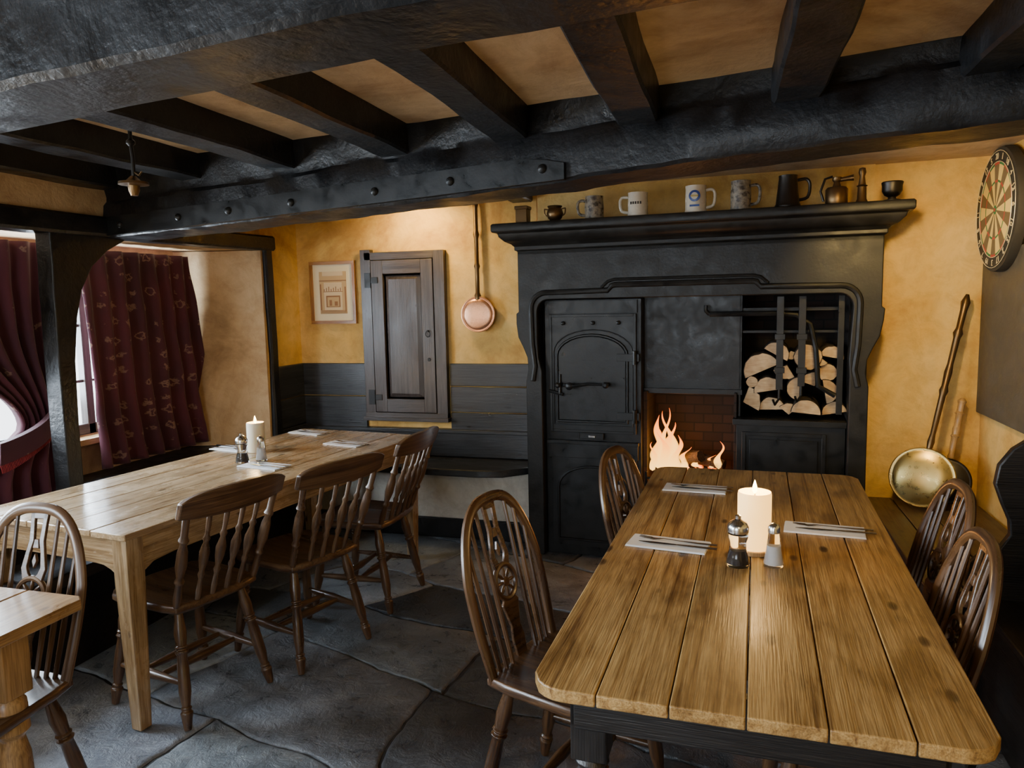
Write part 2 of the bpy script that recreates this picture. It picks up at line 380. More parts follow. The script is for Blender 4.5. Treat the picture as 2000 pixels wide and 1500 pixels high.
b.bx(XO,XO+.05,1.45,3.95,.84,.90,0);b.bx(XO,XO+.05,1.45,3.95,1.77,1.82,0)
for y in(1.47,2.08,2.70,3.32,3.93): b.bx(XO,XO+.05,y-.025,y+.025,.84,1.82,0)
for z in(1.14,1.45): b.bx(XO+.01,XO+.035,1.45,3.95,z-.008,z+.008,0)
for y in(1.77,2.39,3.01,3.62): b.bx(XO+.01,XO+.035,y-.008,y+.008,.84,1.82,0)
b.make(.004)
b=B('trim_window_sill',['pineN']); b.bx(XO+.062,XO+.16,1.4,4.0,.80,.835,0); b.make(.004)
b=B('window_2',['cup'])
b.bx(XO,XO+.05,-.8,.95,.8,.86,0);b.bx(XO,XO+.05,-.8,.95,1.79,1.85,0)
for y in(-.77,-.2,.36,.92): b.bx(XO,XO+.05,y-.02,y+.02,.8,1.85,0)
b.make(.004)
b=B('window_3',['cup'])
b.bx(-2.3,-.5,YF-.3,YF-.25,.8,.86,0);b.bx(-2.3,-.5,YF-.3,YF-.25,1.84,1.9,0)
for x in(-2.27,-1.7,-1.1,-.53): b.bx(x-.02,x+.02,YF-.3,YF-.25,.8,1.9,0)
b.make(.004)
def curtain(name,y0,y1,zt,zb,xc,folds,pinch=None,amp=.035,ybot=None):
    b=B(name,['curtain','fringe'],)
    nu,nv=90,40; R=[];G=[]
    for j in range(nv+1):
        t=j/nv; z=zt+(zb-zt)*t; r=[];g=[]
        for i in range(nu+1):
            u=i/nu
            if pinch:
                zc,yc,wd=pinch; k=math.exp(-((z-zc)/(.30 if z>zc else .14))**2)
                a=y0+(yc-wd/2-y0)*k; c=y1+(yc+wd/2-y1)*k
            else:
                a,c=y0,y1
                if ybot: a=y0+(ybot[0]-y0)*t; c=y1+(ybot[1]-y1)*t
            y=a+(c-a)*u
            x=xc+amp*(.5+.6*t)*math.sin(u*folds*2*math.pi+.8*math.sin(3*t)+noise.noise(V((u*4,t*2,1)))*1.5)+.012*noise.noise(V((u*9,t*6,5)))
            r.append((x,y,z)); g.append((0,u*(y1-y0)*1.25,z))
        R.append(r);G.append(g)
    b.rings(R,0,True,False,False,G)
    if pinch:
        zc,yc,wd=pinch
        R=[];G=[]
        for i in range(20):
            t=i/19; y=yc-wd/2-.16+t*(wd+.16+.03); z=zc-.10+.17*(t**1.5)+.0
            x=xc+.075-.02*math.cos(t*6)
            R.append([(x-.02,y,z-.05),(x+.015,y,z-.05),(x+.025,y,z+.05),(x-.01,y,z+.05)]); G.append([(0,y,z-.05)]*2+[(0,y,z+.05)]*2)
        b.rings(R,0,True,True,True,G)
        for i in range(50):
            t=i/49; y=yc-wd/2-.16+t*(wd+.19); z=zc-.15+.17*(t**1.5)
            b.tube([(xc+.07,y,z),(xc+.075,y+.002,z-.035)],.0035,1,5)
    ob=b.make(); so=ob.modifiers.new('s','SOLIDIFY'); so.thickness=.004
    return ob
curtain('curtain',3.17,4.02,1.86,.66,-3.33,7,ybot=(3.22,4.16))
curtain('curtain',2.20,2.82,1.86,.645,-3.19,6,pinch=(1.0,2.72,.17))

b=B('trim_wall_boarding',['boards'])
def boards(x0,x1):
    for z0,z1 in((.685,.90),(.905,1.13)): b.bx(x0,x1,YB-.022,YB+.002,z0,z1,0)
boards(XL,-2.425)
for z0,z1 in((.685,.80),(.805,.975),(.98,1.13)): b.bx(-1.80,-1.19,YB-.022,YB+.002,z0,z1,0)
b.bx(XL,-1.19,YB-.05,YB-.0,.505,.68,0); b.bx(XL,-1.19,YB-.062,YB,.665,.69,0)
for z0,z1 in((.505,.70),(.705,.90),(.905,1.13)): b.bx(XL-.002,XL+.022,4.32,YB-.02,z0,z1,0)
b.make(.004)
b=B('built_in_bench',['boards','white','beam'])
b.poly([(XL+.002,YB-.01),(XL+.002,4.28),(-1.50,4.24),(-1.34,4.27),(-1.20,4.40),(-1.20,YB-.01)],.045,0,Matrix.Translation((0,0,.455)))
b.bx(XL+.002,-1.20,4.44,YB-.002,.10,.455,1); b.bx(XL+.002,-1.19,4.42,YB-.002,0,.13,2)
b.bx(XL+.002,-2.62,1.6,4.27,.40,.455,0); b.bx(XL+.002,-2.70,1.6,4.3,0,.42,2)
b.make(.006)
b=B('wall_cupboard',['cup','iron'])
x0,x1,z0,z1=-2.415,-1.81,.745,1.90; y=YB
b.bx(x0,x0+.075,y-.05,y,z0,z1,0); b.bx(x1-.075,x1,y-.05,y,z0,z1-.02,0)
b.bx(x0+.03,x1-.075,y-.05,y,z1-.07,z1-.02,0); b.bx(x0,x1,y-.055,y,z0,z0+.05,0); b.bx(x0-.01,x1+.01,y-.075,y,z0-.005,z0+.02,0)
dx0,dx1,dz0,dz1=x0+.08,x1-.08,z0+.055,z1-.075
yd=y-.055
b.bx(dx0,dx0+.085,yd,y-.02,dz0,dz1);b.bx(dx1-.085,dx1,yd,y-.02,dz0,dz1);b.bx(dx0+.085,dx1-.085,yd,y-.02,dz1-.09,dz1);b.bx(dx0+.085,dx1-.085,yd,y-.02,dz0,dz0+.09)
px0,px1,pz0,pz1=dx0+.085,dx1-.085,dz0+.09,dz1-.09
R=[]
for ins,yy in((0,y-.030),(.012,y-.030),(.035,y-.048),(.04,y-.048)):
    R.append([(px0+ins,yy,pz0+ins),(px1-ins,yy,pz0+ins),(px1-ins,yy,pz1-ins),(px0+ins,yy,pz1-ins)])
b.rings(R,0,False,G=[[(q_[2],q_[0],q_[1]) for q_ in r_] for r_ in R])
for z in(dz1-.13,dz0+.10):
    b.bx(x0+.03,x0+.075,y-.057,y-.05,z-.05,z+.05,1); b.bx(dx0,dx0+.05,yd-.006,yd,z-.02,z+.02,1)
b.tube([(dx1-.04+.016*math.cos(t),yd-.012,1.33+.02*math.sin(t)) for t in[i*math.pi/6 for i in range(12)]],.003,1,6,True)
b.tube([(dx1-.04,yd,1.35),(dx1-.04,yd-.015,1.35)],.006,1,8); b.tube([(dx1-.04,yd,1.16),(dx1-.04,yd-.006,1.16)],.012,1,10)
b.make(.004)
pf=wood('oak_picture_frame',(.42,.20,.055),(.34,.15,.04),(.22,.09,.02),.35,False,.2)
mt=plain('print_mount',(.80,.70,.48),.7); sk=plain('sepia_print',(.56,.38,.19),.7); sk2=plain('sepia_line',(.30,.15,.07),.7); sk3=plain('sepia_light',(.72,.57,.36),.7)
b=B('framed_picture',[pf,mt,sk,sk2,sk3])
x0,x1,z0,z1=-2.825,-2.475,1.405,1.835; y=YB
for a in((x0,x1,z0,z0+.022),(x0,x1,z1-.022,z1),(x0,x0+.022,z0+.022,z1-.022),(x1-.022,x1,z0+.022,z1-.022)): b.bx(a[0],a[1],y-.025,y,a[2],a[3],0)
b.bx(x0+.01,x1-.01,y-.012,y,z0+.01,z1-.01,1)
cx=(x0+x1)/2; b.bx(cx-.105,cx+.105,y-.0135,y-.01,1.475,1.765,2)
def q(xa,xb,za,zb,mi,k=1): b.bx(cx+xa,cx+xb,y-.0145-.0006*k,y-.013,za,zb,mi)
q(-.105,.105,1.70,1.706,3);q(-.08,.08,1.735,1.765,4);q(-.07,.07,1.50,1.69,4);q(-.055,.055,1.52,1.60,3,2);q(-.045,.045,1.525,1.59,2,3);q(-.03,-.01,1.53,1.57,3,4);q(.01,.035,1.53,1.56,3,4)
q(-.1,-.09,1.5,1.68,3);q(.09,.1,1.49,1.66,3);q(-.075,.075,1.625,1.629,3,3)
for i in range(8): q(-.07+i*.018,-.064+i*.018,1.630,1.646+.008*(i%3),3,3)
for i in range(4): q(-.1,.1,1.478+i*.006,1.480+i*.006,3,2)
b.make(.0015)
def disc(b,c,nrm,r,prof,mi,n=40):
    c=V(c);nrm=V(nrm).normalized()
    b.tube([c+nrm*h for h,_ in prof],[r*k for _,k in prof],mi,n)
b=B('copper_warming_pan',['copper','bronze'])
c=V((-1.58,YB-.045,1.455)); r_=.114
b.axial(c,(0,-1,0),[(-.035,r_*.88),(-.012,r_*.97),(0,r_),(.010,r_*1.02),(.014,r_*1.0),(.015,r_*.95),(.012,r_*.92),(.012,r_*.89),(.016,r_*.86),(.020,r_*.7),(.023,r_*.45),(.024,r_*.2),(.0243,.001)],0,48)
b.turn(c+V((0,0,.095)),(-1.585,YB-.035,2.20),[(0,.020),(.04,.022),(.07,.014),(.3,.014),(.33,.021),(.36,.014),(.6,.014),(.64,.021),(.68,.014),(.9,.014),(.94,.020),(1,.006)],1)
b.make()
# ------------------------------------------------------------------ fireplace
FL=(A.x,A.y,0); FR=-4
def arc(cx,cz,r,a0,a1,n=8): return [(cx+r*math.cos(rad(a0+(a1-a0)*i/n)),cz+r*math.sin(rad(a0+(a1-a0)*i/n))) for i in range(n+1)]
b=B('fireplace_surround',['surround','brick','iron'],FL,FR)
XZ=lambda off: PM((0,off,0),(1,0,0),(0,0,1))
outer_l=[(-.10,0),(-.10,1.06),(-.085,1.13),(-.09,1.20),(-.115,1.26),(-.145,1.32),(-.155,1.40),(-.155,1.46),(-.14,1.47),(-.14,1.88)]
outer_r=[(1.80,1.88),(1.80,1.47),(1.815,1.46),(1.81,1.40),(1.795,1.32),(1.765,1.26),(1.74,1.20),(1.735,1.13),(1.75,1.06),(1.75,0)]
inner=[(1.66,0),(1.66,1.12),(1.655,1.20),(1.66,1.3)]+arc(1.60,1.47,.07,0,90,6)+arc(.045,1.47,.07,90,180,6)+[(-.025,1.3),(-.02,1.2),(.0,1.12),(.0,0)]
b.poly(outer_l+outer_r+inner,.14,0,XZ(.14))
b.bx(-.10,-.02,.12,.345,0,1.5,0); b.bx(1.67,1.75,.12,.345,0,1.5,0); b.bx(-.14,1.80,.13,.325,1.56,1.9,0)
t=[(-.055,1.06),(-.04,1.15),(-.055,1.28),(-.06,1.44)]+arc(.03,1.49,.09,180,90,6)+[(.40,1.585),(.42,1.61),(.44,1.615),(1.18,1.615),(1.20,1.61),(1.22,1.585)]+arc(1.61,1.49,.09,90,0,6)+[(1.70,1.44),(1.695,1.28),(1.68,1.15),(1.70,1.06)]
b.tube([(x,-.002,z) for x,z in t],.016,0,8); b.tube([(.36,-.002,1.60),(.40,-.002,1.635),(.44,-.002,1.645),(1.18,-.002,1.645),(1.22,-.002,1.635),(1.26,-.002,1.60)],.009,0,8)
R=[]
for p_,z in((0,1.80),(.0,1.825),(.015,1.83),(.015,1.85),(.03,1.865),(.06,1.88),(.085,1.905),(.09,1.925),(.115,1.93),(.12,1.94),(.12,1.97),(.112,1.98)):
    R.append([(-.14-p_,-p_,z),(1.80+p_,-p_,z),(1.80+p_,.325,z),(-.14-p_,.325,z)])
b.rings(R,0,False)
b.bx(-.05,1.72,.60,.62,0,1.6,1); b.bx(-.03,-.002,.14,.6,0,1.56,1); b.bx(1.662,1.70,.14,.6,0,1.56,1); b.bx(-.03,1.70,.14,.6,1.56,1.62,2)
b.make(.005)
b=B('cast_iron_range',['iron','steel','brick'],FL,FR)
b.bx(0.0,.575,.07,.59,0,1.535,0)
def fr(x0,x1,z0,z1,y0,y1,w): 
    b.bx(x0,x0+w,y0,y1,z0,z1);b.bx(x1-w,x1,y0,y1,z0,z1);b.bx(x0+w,x1-w,y0,y1,z0,z0+w);b.bx(x0+w,x1-w,y0,y1,z1-w,z1)
b.bx(.03,.555,.055,.07,1.455,1.53); b.bx(.045,.54,.05,.07,.765,1.44); fr(.035,.55,.755,1.45,.045,.07,.014)
def archp(xa,xb,z0,zs,h,y,r):
    pts=[(xa,z0),(xa,zs)]+[((xa+xb)/2-(xb-xa)/2*math.cos(math.pi*i/14),zs+h*math.sin(math.pi*i/14)) for i in range(1,14)]+[(xb,zs),(xb,z0)]
    b.tube([(x,y,z) for x,z in pts]+[(xa,y,z0)],r,0,6)
archp(.08,.50,.82,1.21,.12,.048,.009); archp(.06,.53,.80,1.23,.13,.048,.004)
b.poly([(.09,.83),(.09,1.21)]+[(.29-.20*math.cos(math.pi*i/14),1.21+.11*math.sin(math.pi*i/14)) for i in range(1,14)]+[(.49,1.21),(.49,.83)],.01,0,XZ(.052))
b.bx(.015,.565,.03,.075,.685,.705); b.bx(.02,.56,.045,.07,.60,.685)
b.bx(.21,.36,.038,.05,.72,.752,0); fr(.21,.36,.715,.755,.034,.045,.006); b.bx(.27,.31,.03,.04,.728,.74,1)
b.bx(.04,.55,.05,.07,.06,.655); archp(.08,.50,.10,.42,.13,.048,.008)
b.tube([(.13,.0,1.04),(.18,-.01,1.035),(.28,-.01,1.05),(.38,-.005,1.045)],[.008,.011,.008,.006],0,8)
for x,z,r in((.17,1.035,.024),(.385,1.045,.02),(.10,1.04,.018)): b.tube([(x,.05,z),(x,.01,z),(x,-.015,z),(x,-.025,z)],[r*.5,r*.6,r,r*.4],0,12)
b.tube([(.10,.04,1.10),(.10,.03,.98)],.008,0,8); b.tube([(.03,.04,1.0),(.12,.03,.98)],.010,0,8)
for z in(1.20,.86): b.bx(.44,.57,.035,.05,z-.022,z+.022); b.tube([(.545,.03,z-.04),(.545,.03,z+.04)],.012,0,8)
for x in(.12,.30,.45): b.tube([(x,.05,1.40),(x,.035,1.40),(x,.03,1.40)],[.012,.012,.004],0,10)
b.bx(.575,1.12,.17,.19,1.0,1.555,0); b.bx(.575,1.125,.155,.175,.985,1.015,0)
b.bx(.577,.60,.12,.59,0,1.0,2); b.bx(1.085,1.098,.12,.59,0,1.0,2); b.bx(.60,1.085,.42,.59,0,1.4,2)
b.bx(.60,1.085,.12,.42,0,.30,0)
b.bx(1.10,1.655,.10,.59,0,.83,0); b.bx(1.08,1.658,.07,.59,.83,.862,0); fr(1.13,1.56,.35,.79,.085,.102,.02); b.bx(1.17,1.52,.092,.102,.39,.75); 
b.bx(1.104,1.116,.17,.59,.862,1.555,0)
for i in range(5): b.tube([(.60,.11-.01*i,.34+.04*i),(1.09,.11-.01*i,.34+.04*i)],.008,0,6)
for x in(.605,.84,1.08): b.tube([(x,.10,.3),(x,.06,.54)],.009,0,6)
b.tube([(.95,.10,1.44),(1.30,.10,1.44),(1.40,.10,1.43),(1.47,.10,1.38),(1.50,.10,1.25),(1.515,.10,1.05),(1.60,.10,1.0)],.014,0,8)
b.tube([(.95,.10,1.44),(.93,.09,1.46),(.93,.09,1.49)],.012,0,8)
for x,z0 in((1.32,.98),(1.43,1.0)):
    b.bx(x-.018,x+.018,.07,.082,z0+.05,1.53); b.tube([(x,.076,z0+.06),(x,.076,z0),(x-.02,.05,z0-.03),(x-.03,.03,z0+.0)],.007,0,6)
    b.bx(x-.026,x+.026,.06,.095,1.30,1.33); b.bx(x-.026,x+.026,.06,.095,1.12,1.15)
b.bx(1.605,1.635,.09,.12,.90,1.53,0); b.bx(1.12,1.64,.2,.215,1.45,1.47,0); b.bx(1.12,1.64,.2,.215,1.33,1.345,0)
b.make(.003)
b=B('log_pile',['bark','logend'],FL,FR)
random.seed(5)
def log(u,v,kind,rp,rot):
    s_=1.135+(u-1450)*.00262; z=.868+(830-v)*.0031; r=rp*.0029; n=14
    if kind=='f': pts=[(r*(1+.06*random.uniform(-1,1))*math.cos(i*math.tau/n),r*(1+.06*random.uniform(-1,1))*math.sin(i*math.tau/n)) for i in range(n)]
    else:
        span=180 if kind=='h' else 100
        c0=.42 if kind=='h' else .6
        pts=[(0,0)] if kind=='q' else []
        pts+=[(r*1.12*(1+.04*random.uniform(-1,1))*math.cos(rad(-span/2+span*i/n)),r*1.12*math.sin(rad(-span/2+span*i/n))) for i in range(n+1)]
        pts=[(x-r*c0,y) for x,y in pts]
    ca,sa=math.cos(rad(rot)),math.sin(rad(rot)); pts=[(x*ca-y*sa,x*sa+y*ca) for x,y in pts]
    zmin=min(y for x,y in pts)
    z=max(z,.866-zmin)
    o=.13+random.uniform(0,.07)
    k=len(b.bm.faces)
    Mx=PM((s_,o+.3,z),(1,0,0),(0,0,1))
    R=[[Mx@V((x,y,d)) for x,y in pts] for d in(0,.293,.30)]
    R[2]=[Mx@V((x*.95,y*.95,.30)) for x,y in pts]
    G=[[V((d,x,y)) for x,y in pts] for d in(0,.295,.30)]
    b.rings(R,0,True,True,True,G)
    b.bm.faces.ensure_lookup_table()
    for f in b.bm.faces[k:]:
        if len(f.verts)==len(pts): f.material_index=1
for a in [(1480,738,'h',31,115),(1517,712,'h',22,60),(1575,722,'f',25,0),(1622,716,'h',19,80),(1466,800,'q',30,20),(1497,775,'h',24,100),(1506,810,'h',22,92),(1530,750,'q',24,250),(1551,778,'h',20,180),(1584,762,'q',24,110),(1574,812,'h',24,85),(1614,750,'f',17,0),(1618,782,'h',21,10),(1627,814,'h',20,100),(1540,815,'q',20,90),(1600,731,'q',14,270),(1466,768,'f',11,0),(1545,720,'q',15,290)]: log(*a)
b.make()
b=B('hearth_fire',['fire','ember','bark'],FL,FR)
random.seed(12)
for i in range(26):
    c=V((random.uniform(.65,1.03),random.uniform(.16,.34),random.uniform(.38,.55))); r=random.uniform(.03,.045)
    R=[]
    for j in range(6):
        ph=-math.pi/2+math.pi*j/5
        R.append([c+V((r*1.3*math.cos(ph)*math.cos(k*math.tau/8),r*math.cos(ph)*math.sin(k*math.tau/8),r*.8*math.sin(ph)))*(1+.25*noise.noise(c*20+V((j,k,0)))) if 0<j<5 else c+V((.001*math.cos(k),.001*math.sin(k),r*.8*math.sin(ph))) for k in range(8)])
    b.rings(R,1,True)
b.tube([(.64,.22,.55),(.85,.26,.60),(1.03,.2,.57)],[.035,.04,.03],2,9); b.tube([(.66,.32,.55),(.9,.18,.62)],[.03,.035],2,9)
def flame(x,y,z,h,w,sway,ph):
    n=24;R=[];G=[]
    for j in range(n+1):
        t=j/n; r=w*(math.sin(math.pi*min(1,t**.45*.98+.02))**1.0)*(1-.35*t)*(1+.22*math.sin(t*10+ph*2))+.0005
        cx=x+sway*t*t+.026*math.sin(t*7+ph)*t; cy=y+.012*math.sin(t*5+ph)
        R.append([(cx+r*math.cos(k*math.tau/10),cy+.5*r*math.sin(k*math.tau/10),z+h*t) for k in range(10)]); G.append([(t,0,0)]*10)
    vs=b.rings(R,0,True,True,True,G)
    for row,g in zip(vs,G):
        for v_,gg in zip(row,g): v_[b.g]=V(gg)
for f_ in((.69,.15,.53,.33,.050,-.04,0),(.71,.20,.53,.28,.048,.02,1.5),(.655,.18,.53,.25,.038,-.01,2.2),(.755,.16,.53,.21,.036,.03,3),(.70,.13,.53,.23,.040,-.02,4),(.73,.24,.53,.34,.034,-.05,5.2),(.80,.19,.54,.13,.026,.02,1),(1.0,.18,.55,.16,.020,.01,2.6),(.63,.14,.53,.17,.024,.01,5),(.96,.2,.55,.08,.018,.0,0.4),(.68,.22,.53,.36,.026,.02,2.0),(.87,.2,.55,.08,.02,.01,3.3)): flame(*f_)
b.make()
# ------------------------------------------------------------------ mantel ornaments
ZM=1.981
def fobj(name,mats,s_,o_): 
    q_=Fp(s_,o_,ZM); return B(name,mats,(q_.x,q_.y,q_.z),FR)
def vessel(b,prof,mi=0,n=24):
    b.axial((0,0,0),(0,0,1),prof,mi,n,(1,0,0))
def handle(b,r,z0,z1,out,sgn,th,mi=0):
    pts=[(sgn*(r-.004),0,z1),(sgn*(r+out*.7),0,z1+.002),(sgn*(r+out),0,(z0+z1)/2+.02),(sgn*(r+out*.8),0,z0+.012),(sgn*(r-.004),0,z0)]
    fine=[]
    for i in range(17):
        t=i/16*4; k=min(3,int(t)); f=t-k
        p0=V(pts[max(0,k-1)]);p1=V(pts[k]);p2=V(pts[k+1]);p3=V(pts[min(4,k+2)])
        fine.append(.5*((2*p1)+(p2-p0)*f+(2*p0-5*p1+4*p2-p3)*f*f+(3*p1-p0-3*p2+p3)*f**3))
    b.tube(fine,th,mi,8)
def mug(name,s_,r,h,sgn,o_=-.02,belly=0,mats=None):
    b=fobj(name,mats,s_,o_)
    vessel(b,[(0,r*.96),(.004,r*1.0),(.012,r*1.03),(.02,r*.98),(h*.5,r*(.98+belly)),(h*.85,r*.95),(h*.97,r*.97),(h,r*.98),(h+.001,r*.9),(h-.01,r*.88),(h*.3,r*.86),(h*.28,.001)])
    handle(b,r*.97,h*.18,h*.82,.045,sgn,.008)
    return b
b=fobj('tin_box',['bronze'],-.10,.0); b.bx(-.035,.035,-.035,.035,0,.10,0); b.bx(-.04,.04,-.04,.04,.08,.10,0); b.make(.004)
b=fobj('copper_pot',['bronze'],.10,-.02); vessel(b,[(0,.022),(.005,.026),(.02,.04),(.045,.048),(.065,.042),(.075,.036),(.085,.043),(.088,.041),(.07,.03),(.05,.001)]); handle(b,.044,.03,.07,.018,1,.004); handle(b,.044,.03,.07,.018,-1,.004); b.make()
b=mug('beer_stein',.33,.052,.125,-1,belly=.06,mats=['steinC','ceramic']); b.make()
b=mug('ceramic_mug',.575,.055,.128,-1,mats=['ceramic','pewter']); 
for i in range(5): b.box((-.028+i*.013,-.0525+.0012*abs(i-2)**2*.8,.07),(.008,.004,.014),1)
b.make()
b=mug('ceramic_mug',.885,.056,.142,1,mats=['ceramic','badge','brass'])
disc(b,(0,-.052,.085),(0,-1,0),.030,[(0,1),(.005,1),(.0055,.95)],1,24); disc(b,(0,-.055,.085),(0,-1,0),.018,[(0,1),(.0035,1)],0,20); b.box((0,-.0585,.085),(.04,.002,.010),2); b.box((0,-.056,.035),(.05,.004,.010),1)
b.make()
b=mug('beer_stein',1.115,.052,.15,1,belly=.03,mats=['steinC','pewter']); b.make()
b=fobj('pewter_tankard',['pewter'],1.345,-.02); vessel(b,[(0,.062),(.008,.064),(.02,.058),(.15,.044),(.16,.046),(.162,.04),(.15,.038),(.03,.05),(.029,.001)]); handle(b,.05,.035,.135,.055,1,.008); b.make()
b=fobj('brass_blowlamp',['bronze','pewter'],1.575,-.02); vessel(b,[(0,.05),(.006,.053),(.075,.053),(.085,.045),(.09,.02),(.11,.014),(.12,.022),(.135,.022),(.137,.001)]); b.tube([(0,0,.12),(.05,-.01,.125),(.075,-.01,.127)],[.010,.012,.016],0,12); b.tube([(-.06,0,.02),(-.075,0,.07),(-.055,0,.13),(-.02,0,.14)],.006,1,8); b.make()
b=fobj('brass_pestle',['bronze'],1.69,-.02); vessel(b,[(0,.028),(.006,.03),(.02,.022),(.08,.020),(.085,.026),(.09,.018),(.13,.012),(.15,.018),(.17,.014),(.175,.001)]); b.make()
b=fobj('copper_pot',['pewter'],1.825,-.02); vessel(b,[(0,.038),(.008,.04),(.012,.02),(.02,.018),(.03,.035),(.05,.046),(.075,.046),(.09,.05),(.095,.046),(.07,.03),(.05,.001)]); b.make()
# ------------------------------------------------------------------ right wall things
b=B('wall_panel',['panel']); b.bx(XR-.02,XR-.001,2.95,4.53,.90,1.74,0); b.make(.004)
dbk=plain('dartboard_black',(.03,.027,.022),.7); dbc=plain('dartboard_sisal',(.78,.56,.16),.8); dbr=plain('dartboard_red',(.45,.05,.03),.7); dbg=plain('dartboard_green',(.03,.16,.05),.7); dw=plain('number_wire',(.75,.65,.4),.4,.3)
b=B('dartboard',[dbk,dbc,dbr,dbg,dw])
C0=V((XR-.03,4.13,1.92)); RB=.295
def dpt(r,a,h): return C0+V((-h,-r*math.sin(a),r*math.cos(a)))
disc(b,C0+V((.009,0,0)),(-1,0,0),RB,[(0,1),(.024,1),(.039,.985),(.041,.93)],0,48)
def seg(r0,r1,a0,a1,h,mi):
    k=3;P=[(r0,a0+(a1-a0)*i/k) for i in range(k+1)]+[(r1,a1-(a1-a0)*i/k) for i in range(k+1)]
    b.rings([[dpt(r,a,h-.002) for r,a in P],[dpt(r,a,h) for r,a in P]],mi,False)
k=RB/.2255
dbd=plain('dartboard_dark_segment',(.16,.11,.05),.8)
b.mats.append(dbd)
for i in range(20):
    a0=(i-.5)*math.tau/20;a1=(i+.5)*math.tau/20; e=i%2==0
    seg(.016*k,.099*k,a0,a1,.035,5 if e else 1); seg(.099*k,.107*k,a0,a1,.035,2 if e else 3); seg(.107*k,.162*k,a0,a1,.035,5 if e else 1); seg(.162*k,.170*k,a0,a1,.035,2 if e else 3)
disc(b,C0+V((-.03,0,0)),(-1,0,0),.016*k,[(0,1),(.006,1)],3,16); disc(b,C0+V((-.033,0,0)),(-1,0,0),.0065*k,[(0,1),(.005,1)],2,12)
b.tube([dpt(.172*k,i*math.tau/40,.036) for i in range(40)],.002,4,5,True); b.tube([dpt(.21*k,i*math.tau/40,.037) for i in range(40)],.0018,4,5,True)
db=b.make()
for i,nn in enumerate([20,1,18,4,13,6,10,15,2,17,3,19,7,16,8,11,14,9,12,5]):
    cu=bpy.data.curves.new('number','FONT'); cu.body=str(nn); cu.size=.042; cu.extrude=.001; cu.align_x='CENTER'; cu.align_y='CENTER'; cu.materials.append(dw)
    o=bpy.data.objects.new('number_%d'%nn,cu); bpy.context.collection.objects.link(o); a=i*math.tau/20
    o.matrix_world=PM(dpt(.190*k,a,.037),(0,-math.cos(a),-math.sin(a)),(0,-math.sin(a),math.cos(a))); o.parent=db
b=B('plank_bench',['bench','beam'])
for i in range(4):
    x0=.72+i*.135; b.bx(x0,x0+.131,3.03,4.40-.03*i,.385,.42,0)
b.bx(.76,1.22,3.06,4.30,0,.385,1); b.make(.004)
b=B('high_settle',['dark'])
out=[(1.262,0),(1.262,1.08),(1.18,1.09),(1.10,1.07),(1.02,1.03),(.955,.98),(.915,.92),(.905,.85),(.93,.78),(.955,.72),(.96,.67),(.93,.62),(.88,.60),(.84,.56),(.83,.50),(.84,0)]
b.poly(out,.035,0,PM((0,2.985,0),(1,0,0),(0,0,1)))
b.bx(.86,1.22,1.3,2.95,.40,.43); b.bx(1.20,1.245,1.3,2.95,0,1.05); b.bx(.88,.90,1.3,2.95,0,.40); b.poly(out,.035,0,PM((0,1.30,0),(1,0,0),(0,0,1)))
b.make(.005)
def bedpan(name,c,top,r,mats):
    c=V(c);top=V(top); ax=(top-c).normalized(); nrm=V((-.35,-.93,.12)); nrm=(nrm-ax*nrm.dot(ax)).normalized()
    b=B(name,mats); b.axial(c,nrm,[(h,r*k) for h,k in((-.035,.8),(-.02,.95),(0,1),(.012,1),(.018,.97),(.016,.92),(.018,.87),(.024,.8),(.030,.5),(.033,.2),(.0335,.01))],0,44)
    b.turn(c+ax*(r*.95),top,[(0,.013),(.05,.018),(.1,.013),(.2,.015),(.35,.016),(.38,.023),(.41,.016),(.5,.020),(.55,.015),(.72,.017),(.75,.025),(.78,.016),(.9,.017),(.95,.023),(1,.008)],1,10)
    b.make()
bedpan('brass_bed_warmer',(.955,4.20,.585),(1.165,4.35,1.52),.155,['brass','bronze'])
bedpan('iron_skillet',(1.09,4.30,.55),(1.17,4.37,.98),.12,['pewter','pineN'])
b=B('pendant_lamp_fitting',['pewter','bronze'],(-1.955,2.12,ZC-2.22*.82))
b.tube([(0,0,z) for z in(2.22,2.20,2.18,2.165,2.15,2.14)],[.045,.06,.06,.035,.018,.014],0,18)
b.tube([(0,0,2.15),(0,0,2.06),(.006,0,2.0),(0,0,1.90)],.008,0,8)
b.tube([(0,0,z) for z in(2.08,2.07,2.06,2.05)],[.008,.018,.018,.008],0,12)
b.tube([(0,0,z) for z in(1.93,1.91,1.905,1.895,1.89,1.87,1.85)],[.010,.03,.058,.060,.024,.022,.014],1,20)
b.tube([(.0,0,1.95),(.03,0,1.93),(.045,0,1.945)],.004,1,6)
o=b.make(); o.scale=(.82,.82,.82)
# ------------------------------------------------------------------ tables
def planktop(b,W,L,n,z0,z1,r,mi,gap=.0028):
    for i in range(n):
        xa=-W/2+W*i/n+gap/2; xb=-W/2+W*(i+1)/n-gap/2
        def ye(x):
            d=abs(x)-(W/2-r)
            return L/2-r+math.sqrt(max(0,r*r-d*d)) if d>0 else L/2
        xs=[xa+(xb-xa)*j/8 for j in range(9)]
        top=[(x,ye(x)) for x in xs]; bot=[(x,-ye(x)) for x in reversed(xs)]
        dz=random.uniform(-.0008,.0008)
        b.poly(top+bot,z1-z0+dz,mi,Matrix.Translation((0,0,z0)),grain='y')
random.seed(9)
b=B('pine_table',['pineR','dark'],(.068,2.42,0),-1.8)
planktop(b,.86,2.09,6,.722,.75,.075,0)
b.bx(-.36,.36,-.93,-.90,.60,.722,1);b.bx(-.36,.36,.90,.93,.60,.722,1);b.bx(-.37,-.34,-.92,.92,.60,.722,1);b.bx(.34,.37,-.92,.92,.60,.722,1)
